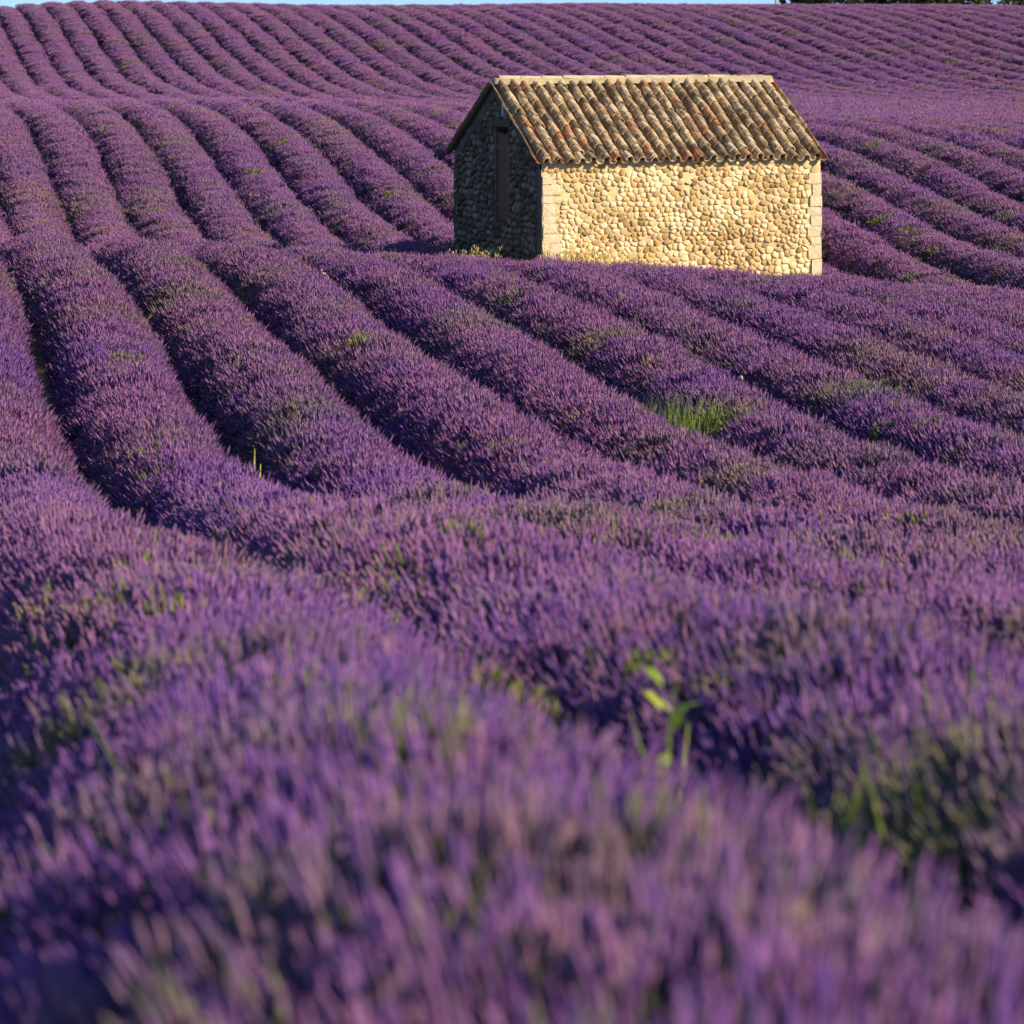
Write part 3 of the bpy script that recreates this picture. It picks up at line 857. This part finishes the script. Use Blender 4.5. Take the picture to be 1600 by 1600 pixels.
BUSH = 0.82
def bush_prof(n, Yv):
    """height and width factors along row n"""
    s = Yv / BUSH + n * 0.37
    b = np.floor(s); f = s - b
    def h(k, q):
        v = np.sin(k * 12.9898 + n * 78.233 + q * 37.7) * 43758.5453
        return v - np.floor(v)
    lump = 0.5 - 0.5 * np.cos(2 * np.pi * f)                      # 0 between bushes, 1 on a bush
    ht = (0.92 + 0.20 * (h(b, 1) * lump + 0.5 * (1 - lump))) * (0.94 + 0.075 * lump)
    wd = (0.92 + 0.20 * (h(b, 2) * lump + 0.5 * (1 - lump))) * (0.95 + 0.06 * lump)
    far = np.interp(Yv, [40, 110], [1.0, 0.45])
    ht = 1.02 + (ht - 1.02) * far; wd = 1.0 + (wd - 1.0) * far
    wd *= 0.95 + 0.12 * vnoise(Yv / 2.3, np.full_like(Yv, n * 3.1), 4)
    return ht, wd, b, f, h
HWID, HHGT = 0.68, 0.70
def row_surface(n, Yv, a):
    """flower-top surface of row n at depth Yv, angle a from the crest (left negative)"""
    ht, wd, b, f, h = bush_prof(n, Yv)
    X = row_x(n + 0.05, Yv) + 0.05 * np.sin(Yv * 0.35 + n * 1.7)
    gz_ = ground_z(X, Yv)
    lx = HWID * wd * np.sin(a)
    if n == 1: lx = np.where(a < 0, lx * np.interp(Yv, [0, 15, 24], [1.45, 1.45, 1.0]), lx)    # the nearest row sprawls to the left
    near = np.interp(Yv, [0, 18, 34], [1.0, 1.0, 0.0])
    if n in (1, 2):                                                # the two front rows have grown together for a stretch
        br = np.interp(Yv, [10.5, 13, 20, 24], [0.0, 1.0, 1.0, 0.0])
        lx = np.where((a > 0) == (n == 1), lx * (1 + 0.32 * br), lx)
    lx = lx * (1 + 0.21 * near)
    ex = 0.70 + 0.30 * near
    if n == 1: ex = np.where(a < 0, ex + np.interp(Yv, [0, 15, 24], [1.3, 1.3, 0.0]), ex)
    lz = HHGT * ht * np.maximum(np.cos(a), 0.0) ** ex
    return X + lx, gz_ + lz, b, f, h
def in_view(X, Y):
    m = 1.3 + 0.03 * Y
    return (X > -0.1282 * Y - m) & (X < 0.1282 * Y + m)
def off_hut(X, Y):
    u, v = hut_xy(X, Y)
    return (u < np.where(v < 2.2, -1.25, -0.45)) | (u > HL + 0.30) | (v < -1.15) | (v > HW + 0.45)

def euler_from_dir(d, yaw):
    """euler XYZ turning +z to d after a spin yaw about z (R = Rz(phi) Ry(theta) Rz(yaw-phi))"""
    th = np.arccos(np.clip(d[:, 2], -1, 1)); ph = np.arctan2(d[:, 1], d[:, 0])
    ct, st, cp, sp = np.cos(th), np.sin(th), np.cos(ph), np.sin(ph)
    g = yaw - ph; cg, sg = np.cos(g), np.sin(g)
    r00 = cp * ct * cg - sp * sg
    r10 = sp * ct * cg + cp * sg
    r20 = -st * cg; r21 = st * sg; r22 = ct
    return np.stack([np.arctan2(r21, r22), np.arcsin(np.clip(-r20, -1, 1)), np.arctan2(r10, r00)], 1)

ORD = ['', 'first', 'second', 'third', 'fourth', 'fifth', 'sixth', 'seventh', 'eighth', 'ninth', 'tenth', 'eleventh', 'twelfth', 'thirteenth', 'fourteenth', 'fifteenth', 'sixteenth', 'seventeenth', 'eighteenth', 'nineteenth', 'twentieth']
def row_label(n):
    if n == 0: return 'lavender row just outside the left edge, beside the nearest row'
    if n == 1: return 'nearest purple lavender row, blurred across the bottom of the picture'
    if n == 2: return 'blurred purple lavender row directly behind the nearest one, second from the camera'
    if n <= 6: return 'purple lavender row leaving the left edge, %s row counted from the camera' % ORD[n]
    if n <= 26: return 'purple lavender row that meets the skyline %s from the left corner' % ORD[n - 6]
    if n <= 46: return 'purple lavender row that meets the skyline %s from the right corner' % ORD[47 - n]
    return 'lavender row just outside the right edge of the skyline, %s beyond it' % ORD[n - 46]

Y_END = 263.0
n_inst = 0
for n in range(0, 49):
    Ys = np.geomspace(2.6, Y_END, 1500)
    Xs = row_x(n + .05, Ys)
    ok = in_view(Xs, Ys)
    if n == 0: ok &= Ys > 26
    if not ok.any(): continue
    y0, y1 = Ys[ok].min(), Ys[ok].max()
    # --- foliage mound under the flowers
    yy = [y0]
    while yy[-1] < y1: yy.append(yy[-1] + max(0.14, yy[-1] * 0.0062))
    yy = np.array(yy)
    aa = np.radians([-96, -68, -40, -12, 14, 40, 68, 96])
    YY, AA = np.meshgrid(yy, aa, indexing='ij')
    rX, rZ, *_ = row_surface(n, YY.ravel(), AA.ravel())
    cx = row_x(n + .05, YY.ravel()) ; gzv = ground_z(cx, YY.ravel())
    jit = 1 + 0.10 * RNG.normal(0, 1, len(cx))
    V = np.stack([cx + (rX - cx) * 0.80 * jit, YY.ravel(), gzv - 0.05 + (rZ - gzv) * 0.74 * jit], 1)
    na = len(aa)
    i = np.arange((len(yy) - 1) * na).reshape(len(yy) - 1, na)[:, :-1].ravel()
    Q = np.stack([i, i + 1, i + na + 1, i + na], 1)
    keep = off_hut(V[:, 0], V[:, 1])
    Q = Q[keep[Q].all(1)]
    x0 = float(row_x(n + .05, y0)); base = Vector((x0, y0, float(ground_z(x0, y0))))
    root = empty('lavender_row', base)
    tag(root, row_label(n), 'lavender', 'parallel lavender rows of the field')
    fo = obj('foliage', mesh_np('foliage', V - np.array(base), Q, M_FOL, True), root)
    # --- flower clumps
    PX, PY, PZ, RT_, SCL, VI, TI, HU = [], [], [], [], [], [], [], []
    lo = 0.0
    for far, sp, first, cnt in LODS:
        a0, a1 = max(y0, lo), min(y1, far)
        lo = far
        if a1 <= a0: continue
        arc = 2.3 * 0.68                                        # developed width of the dome
        ny_, na_ = max(1, int((a1 - a0) / sp)), max(4, int(round(arc / sp)))
        gy, ga = np.meshgrid(np.arange(ny_), np.arange(na_), indexing='ij')
        Yp = a0 + (gy.ravel() + RNG.uniform(0, 1, gy.size)) / ny_ * (a1 - a0)
        ap = ((ga.ravel() + RNG.uniform(0, 1, ga.size)) / na_ * 2 - 1) * 1.64
        Xp, Zp, b, f, h = row_surface(n, Yp, ap)
        m = in_view(Xp, Yp) & off_hut(Xp, Yp)
        if n == 0: m &= Yp > 26
        Yp, ap, Xp, Zp, b, f = Yp[m], ap[m], Xp[m], Zp[m], b[m], f[m]
        k = len(Yp)
        # spikes radiate from each bush
        d = np.stack([np.sin(ap) * 0.82 + RNG.normal(0, .08, k), (f - 0.5) * 0.38 + RNG.normal(0, .10, k), np.cos(ap) * 0.75 + 0.50], 1)
        d /= np.linalg.norm(d, axis=1)[:, None]
        t = np.interp(Yp, [30, 120], [1.0, 0.65]) * 0.50 * (vnoise(Xp * 0.9 + 40, Yp * 0.55, 1) ** 3.6) + 0.22 * (h(b, 5) > 0.90) * (0.5 - 0.5 * np.cos(2 * np.pi * f))
        for gx, gy, gr_, gs in GS:
            q = np.exp(-(((Xp - gx) ** 2 + ((Yp - gy) * 0.8) ** 2) / (gr_ * gr_)))
            t = np.maximum(t, q * gs * (1.0 if gy < 60 else 0.62))
        t = np.maximum(t, (RNG.uniform(0, 1, k) < np.interp(Yp, [5, 14, 30], [0.05, 0.05, 0.015])) * RNG.uniform(.6, 1.0, k))
        hue = np.interp(Yp, [6, 18, 60, 200], [-0.42, -0.18, 0.05, 0.12]) + 0.5 + 0.55 * (vnoise(Xp * 0.5 + 7, Yp * 0.3, 2) - 0.5) + 0.35 * (h(b, 7) - 0.5)  # depth term puts distance haze into the colour; noise terms vary each bush
        PX.append(Xp); PY.append(Yp); PZ.append(Zp - 0.30 * sp * np.sqrt(np.maximum(0, 1 - d[:, 2] ** 2)) + RNG.normal(0, .020, k)); RT_.append(euler_from_dir(d, RNG.uniform(0, 6.28, k)))
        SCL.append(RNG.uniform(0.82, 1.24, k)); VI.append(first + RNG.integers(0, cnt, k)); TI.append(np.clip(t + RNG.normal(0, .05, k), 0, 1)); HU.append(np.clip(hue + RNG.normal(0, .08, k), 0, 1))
    P = np.stack([np.concatenate(PX), np.concatenate(PY), np.concatenate(PZ)], 1) - np.array(base)
    m = bpy.data.meshes.new('flower_spikes')
    m.vertices.add(len(P)); m.vertices.foreach_set('co', P.astype(np.float32).ravel())
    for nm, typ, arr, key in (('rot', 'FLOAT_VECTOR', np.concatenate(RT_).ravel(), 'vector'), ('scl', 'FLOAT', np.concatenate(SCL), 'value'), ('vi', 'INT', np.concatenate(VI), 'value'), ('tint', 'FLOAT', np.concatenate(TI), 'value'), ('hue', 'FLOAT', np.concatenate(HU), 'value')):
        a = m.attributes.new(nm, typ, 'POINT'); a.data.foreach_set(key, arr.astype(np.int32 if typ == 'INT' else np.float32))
    m.materials.append(M_LAV)
    fs = obj('flower_spikes', m, root); tag(fs, kind='stuff')
    md = fs.modifiers.new('spikes', 'NODES'); md.node_group = SCATTER
    n_inst += len(P)
print('clump instances', n_inst)

# ------------------------------------------------------------------ grasses and weeds
def blade(V, Fc, RN, base, lean, h, w, r, seg=3):
    side = np.array([-lean[1], lean[0], 0.0]); s = np.linalg.norm(side); side = side / s if s > 1e-6 else np.array([1.0, 0, 0])
    ang = r.uniform(0, math.pi); side = np.array([math.cos(ang), math.sin(ang), 0])
    k = len(V); rnd = r.uniform()
    for i in range(seg + 1):
        t = i / seg
        c = np.array(base) + np.array([lean[0] * t * t, lean[1] * t * t, h * t])
        ww = w * (1 - 0.85 * t) / 2
        V.append(c - side * ww); V.append(c + side * ww); RN += [rnd, rnd]
        if i: q = k + 2 * i; Fc.append((q - 2, q - 1, q + 1, q))
def oat_head(V, Fc, RN, top, r, n=7, size=0.028):
    for _ in range(n):
        c = np.array(top) + np.array([r.normal(0, .03), r.normal(0, .03), r.uniform(-.10, .03)])
        k = len(V); l = size * r.uniform(.8, 1.4); w = l * .35; a = r.uniform(0, 6.28); d = np.array([math.cos(a), math.sin(a), 0]) * w
        V += [c + np.array([0, 0, l]), c + d, c - np.array([0, 0, l]), c - d]; Fc.append((k, k + 1, k + 2, k + 3)); RN += [0.6 + .4 * r.uniform()] * 4
def grass_obj(name, blades, mat, heads=True, seed=0, parent=None, w=0.008):
    r = np.random.default_rng(seed); V, Fc, RN = [], [], []
    for x, y, z, h in blades:
        lean = r.normal(0, 0.16 * h, 2)
        blade(V, Fc, RN, (x, y, z), lean, h, w * r.uniform(.7, 1.4), r)
        if heads and r.uniform() < 0.5: oat_head(V, Fc, RN, (x + lean[0], y + lean[1], z + h), r)
    return obj(name, mesh_from(name, V, Fc, mat, False, RN), parent)
def hut_world(u, v):
    return HUT_P.x + u * math.cos(TH) - v * math.sin(TH), HUT_P.y + u * math.sin(TH) + v * math.cos(TH)
r = np.random.default_rng(21)
bl = []
for i in range(95):
    u, v = -1.02 + r.normal(0, .15), 0.85 + r.normal(0, .22); X, Y = hut_world(u, v)
    bl.append((X, Y, float(ground_z(X, Y)) - .02, r.uniform(.45, .95)))
o = grass_obj('dry_grass_tuft', bl, M_DRY, True, 1, w=0.012)
tag(o, 'straw yellow tuft of wild oats at the foot of the shaded gable', 'grass')
bl = []
for i in range(16):
    u, v = -1.50 + r.normal(0, .06), 1.2 + r.normal(0, .10); X, Y = hut_world(u, v)
    bl.append((X, Y, float(ground_z(X, Y)) - .02, r.uniform(.45, .85)))
o = grass_obj('dry_grass_tuft', bl, M_DRY, True, 2, w=0.011)
tag(o, 'small dry grass tuft left of the bigger tuft, by the gable foot', 'grass')
bl = []
for i in range(1500):
    u = r.uniform(-0.1, HL + .1); v = -0.08 - abs(r.normal(0, .17)); X, Y = hut_world(u, v)
    k = 1.5 if u < 2.6 else 0.9
    bl.append((X, Y, float(ground_z(X, Y)) - .02, k * r.uniform(.2, .62)))
o = grass_obj('dry_grass', bl, M_DRY, True, 3, w=0.009)
tag(o, 'dry yellow grass fringe along the foot of the sunlit wall', 'grass', kind='stuff')

def weed(px, depth, name, label, leaves, stems, h, seed, mat=M_WEED, extra=0.0, zoff=0.0, lean=0.1):
    r = np.random.default_rng(seed)
    X = (px - 800) * depth / FPX; z = float(ground_z(X, depth)) + zoff
    root = empty(name, (X, depth, z)); tag(root, label, 'plant')
    V, Fc, RN = [], [], []
    for i in range(stems):
        bx, by = r.normal(0, .03, 2); hh = h * r.uniform(.75, 1.0)
        blade(V, Fc, RN, (bx, by, 0), r.normal(0, lean * hh, 2), hh, 0.016 + extra, r, 4)
    obj('stem', mesh_from('stem', V, Fc, mat, False, RN), root)
    for i in range(leaves):
        V, Fc, RN = [], [], []
        a = r.uniform(0, 6.28); z0 = h * r.uniform(.45, .92); l = 0.075 * r.uniform(.7, 1.3); w = l * .24
        d = np.array([math.cos(a), math.sin(a), 0]); s = np.array([-math.sin(a), math.cos(a), 0]); c = np.array([r.normal(0, .02), r.normal(0, .02), z0])
        rn = r.uniform()
        for t, ww, up in ((0, .15, 0), (.35, 1, .35), (.7, .8, .55), (1, .05, .6)):
            V += [c + d * l * t - s * w * ww + np.array([0, 0, up * l]), c + d * l * t + s * w * ww + np.array([0, 0, up * l])]; RN += [rn, rn]
        for k in (0, 2, 4): Fc.append((k, k + 1, k + 3, k + 2))
        obj('leaf', mesh_from('leaf', V, Fc, mat, False, RN), root)
weed(1046, 10.3, 'green_weed', 'bright green spiky weed rising between the blurred front rows', 9, 4, 0.80, 5, extra=0.006, lean=0.14)
weed(343, 8.55, 'green_weed', 'blurred green weed growing in the nearest row on the left', 0, 5, 0.80, 8, lean=0.15)
weed(405, 35.2, 'grass_shoot', 'two yellow green grass shoots standing up from the row, left of centre', 0, 2, 0.86, 12, M_SHOOT, extra=0.02, lean=0.02)
def green_tuft(px, depth, label, n, rad_, h, seed):
    r = np.random.default_rng(seed); bl = []
    X0 = (px - 800) * depth / FPX
    for i in range(n):
        X, Y = X0 + r.normal(0, rad_), depth + r.normal(0, rad_)
        bl.append((X, Y, float(ground_z(X, Y)), h * r.uniform(.70, 1.12)))
    o = grass_obj('green_tuft', bl, M_GREEN, False, seed, w=0.009); tag(o, label, 'plant')
M_GREEN = mat_leaf('green_shoot', [(0.0, (0.09, 0.17, 0.02)), (0.5, (0.19, 0.31, 0.04)), (1.0, (0.36, 0.43, 0.09))], 0.3)
green_tuft(1075, 41.5, 'bright green tuft without flowers in the row below the hut', 260, 0.26, 0.78, 61)
green_tuft(1372, 43.5, 'smaller green tuft in a row below the hut, near the right edge', 110, 0.24, 0.77, 62)
green_tuft(1440, 8.7, 'blurred green stems in the second row at the lower right', 200, 0.17, 0.68, 63)
green_tuft(1570, 9.2, 'blurred green stems of the second row at the right edge', 120, 0.14, 0.70, 64)
def bloom_plant(px, depth, label, seed, n=7):
    r = np.random.default_rng(seed)
    X = (px - 800) * depth / FPX; z = float(ground_z(X, depth))
    root = empty('wildflower', (X, depth, z)); tag(root, label, 'flower')
    V, Fc, RN = [], [], []; heads = []
    for i in range(n):
        bx, by = r.normal(0, .10, 2); h = r.uniform(.30, .62); lean = r.normal(0, .05, 2)
        blade(V, Fc, RN, (bx, by, 0), lean, h, .008, r); heads.append((bx + lean[0], by + lean[1], h))
    obj('stem', mesh_from('stem', V, Fc, M_WEED, False, RN), root)
    V, Fc, RN = [], [], []
    for hx, hy, hz in heads:
        for q in range(3):
            c = np.array([hx, hy, hz]) + r.normal(0, .018, 3); k = len(V); s = .016
            V += [c + np.array(p) * s for p in ((1, 0, 0), (0, 1, 0), (-1, 0, 0), (0, -1, 0), (0, 0, .8), (0, 0, -.8))]
            Fc += [(k, k + 1, k + 4), (k + 1, k + 2, k + 4), (k + 2, k + 3, k + 4), (k + 3, k, k + 4), (k + 1, k, k + 5), (k + 2, k + 1, k + 5), (k + 3, k + 2, k + 5), (k, k + 3, k + 5)]; RN += [r.uniform()] * 6
    obj('blossom', mesh_from('blossom', V, Fc, M_BLOOM, False, RN), root)
bloom_plant(505, 57.0, 'tiny yellow wildflowers in the furrow left of the hut', 31)
bloom_plant(858, 39.3, 'tiny pale wildflowers in the furrow below the middle of the hut', 32, 5)
bloom_plant(389, 101.0, 'tiny white wildflowers in the furrow far left of the hut', 33, 6)
bloom_plant(1152, 45.0, 'tiny pale wildflower in the furrow below the right end of the hut', 34, 4)

# ------------------------------------------------------------------ beyond the skyline: trees and a post
M_BARK = mat_plain('bark', (0.12, 0.09, 0.06))
M_TREE = [mat_leaf('dark_leaf', [(0.0, (0.018, 0.032, 0.016)), (0.6, (0.035, 0.055, 0.024)), (1.0, (0.06, 0.085, 0.03))], .15),
          mat_leaf('mid_leaf', [(0.0, (0.035, 0.055, 0.018)), (0.6, (0.07, 0.10, 0.03)), (1.0, (0.12, 0.14, 0.04))], .2)]
def tree(px, depth, H, Wd, label, kind, seed):
    r = np.random.default_rng(seed)
    X = (px - 800) * depth / FPX; z = float(ground_z(X, depth))
    root = empty('tree', (X, depth, z)); tag(root, label, 'tree', 'trees beyond the skyline')
    V, Fc = [], []
    def limb(p, q, r0, r1, m=7):
        p, q = np.array(p, float), np.array(q, float); ax = (q - p) / np.linalg.norm(q - p)
        e1 = np.cross(ax, [.2, .9, .3]); e1 /= np.linalg.norm(e1); e2 = np.cross(ax, e1); k = len(V)
        for c, rr in ((p, r0), ((p + q) / 2 + r.normal(0, r0 * .3, 3), (r0 + r1) / 2), (q, r1)):
            for s in range(m): a = 2 * math.pi * s / m; V.append(c + (e1 * math.cos(a) + e2 * math.sin(a)) * rr)
        for lv in (0, 1):
            for s in range(m): Fc.append((k + lv * m + s, k + lv * m + (s + 1) % m, k + (lv + 1) * m + (s + 1) % m, k + (lv + 1) * m + s))
    limb((0, 0, -.3), (0.1, 0, H * .45), H * .035, H * .022)
    ends = []
    for i in range(7):
        a = i * 0.9 + r.uniform(0, .6); e = (math.cos(a) * Wd * .36, math.sin(a) * Wd * .36, H * r.uniform(.45, .85)); limb((0.05, 0, H * r.uniform(.15, .42)), e, H * .016, H * .005, 5); ends.append(e)
    obj('trunk', mesh_from('trunk', V, Fc, M_BARK, True), root)
    lob = [np.array(e) for e in ends] + [np.array([r.normal(0, Wd * .22), r.normal(0, Wd * .22), H * r.uniform(.12, .92)]) for _ in range(16)]
    n = 5200
    which = r.integers(0, len(lob), n); L = np.array(lob)[which]
    dirs = r.normal(0, 1, (n, 3)); dirs /= np.linalg.norm(dirs, axis=1)[:, None]
    rr = (Wd * .26) * r.uniform(.35, 1.0, n) ** .5
    Pn = L + dirs * rr[:, None] * np.array([1, 1, .8]); Pn[:, 2] = np.maximum(Pn[:, 2], .1)
    t1 = r.normal(0, 1, (n, 3)); t1 /= np.linalg.norm(t1, axis=1)[:, None]; t2 = np.cross(t1, dirs); t2 /= np.linalg.norm(t2, axis=1)[:, None] + 1e-6
    s = r.uniform(.10, .24, n)[:, None]
    VV = np.stack([Pn - t1 * s, Pn + t2 * s * .6, Pn + t1 * s, Pn - t2 * s * .6], 1).reshape(-1, 3)
    QQ = np.arange(4 * n).reshape(n, 4)
    obj('crown', mesh_np('crown', VV, QQ, M_TREE[kind], False, {'rnd': np.repeat(r.uniform(0, 1, n), 4)}), root)
tree(1283, 292, 5.5, 4.0, 'small dark tree at the left end of the tree line on the skyline', 0, 51)
tree(1345, 300, 7.5, 6.0, 'dark evergreen tree on the skyline beside the small leftmost tree', 0, 52)
tree(1410, 296, 8.0, 6.5, 'broad dark tree in the middle of the skyline tree line', 0, 53)
tree(1468, 303, 7.5, 6.0, 'third dark tree from the right in the skyline tree line', 0, 54)
tree(1528, 294, 7.0, 6.0, 'mid green tree second from the right on the skyline', 1, 55)
tree(1592, 298, 7.5, 6.5, 'mid green tree at the right corner of the skyline', 1, 56)
def post():
    X = (1213 - 800) * 288 / FPX; z = float(ground_z(X, 288))
    V, Fc = [], []
    m = 10
    for h, rr in ((-.3, .10), (0.0, .10), (6.2, .075), (6.25, .05)):
        for s in range(m): a = 2 * math.pi * s / m; V.append((math.cos(a) * rr, math.sin(a) * rr, h))
    for lv in range(3):
        for s in range(m): Fc.append((lv * m + s, lv * m + (s + 1) % m, (lv + 1) * m + (s + 1) % m, (lv + 1) * m + s))
    Fc.append(tuple(range(3 * m, 4 * m)))
    o = obj('utility_pole', mesh_from('utility_pole', V, Fc, mat_plain('grey_pole', (0.42, 0.38, 0.32)), True)); o.location = (X, 288, z)
    tag(o, 'thin grey pole on the skyline left of the trees', 'pole')
post()
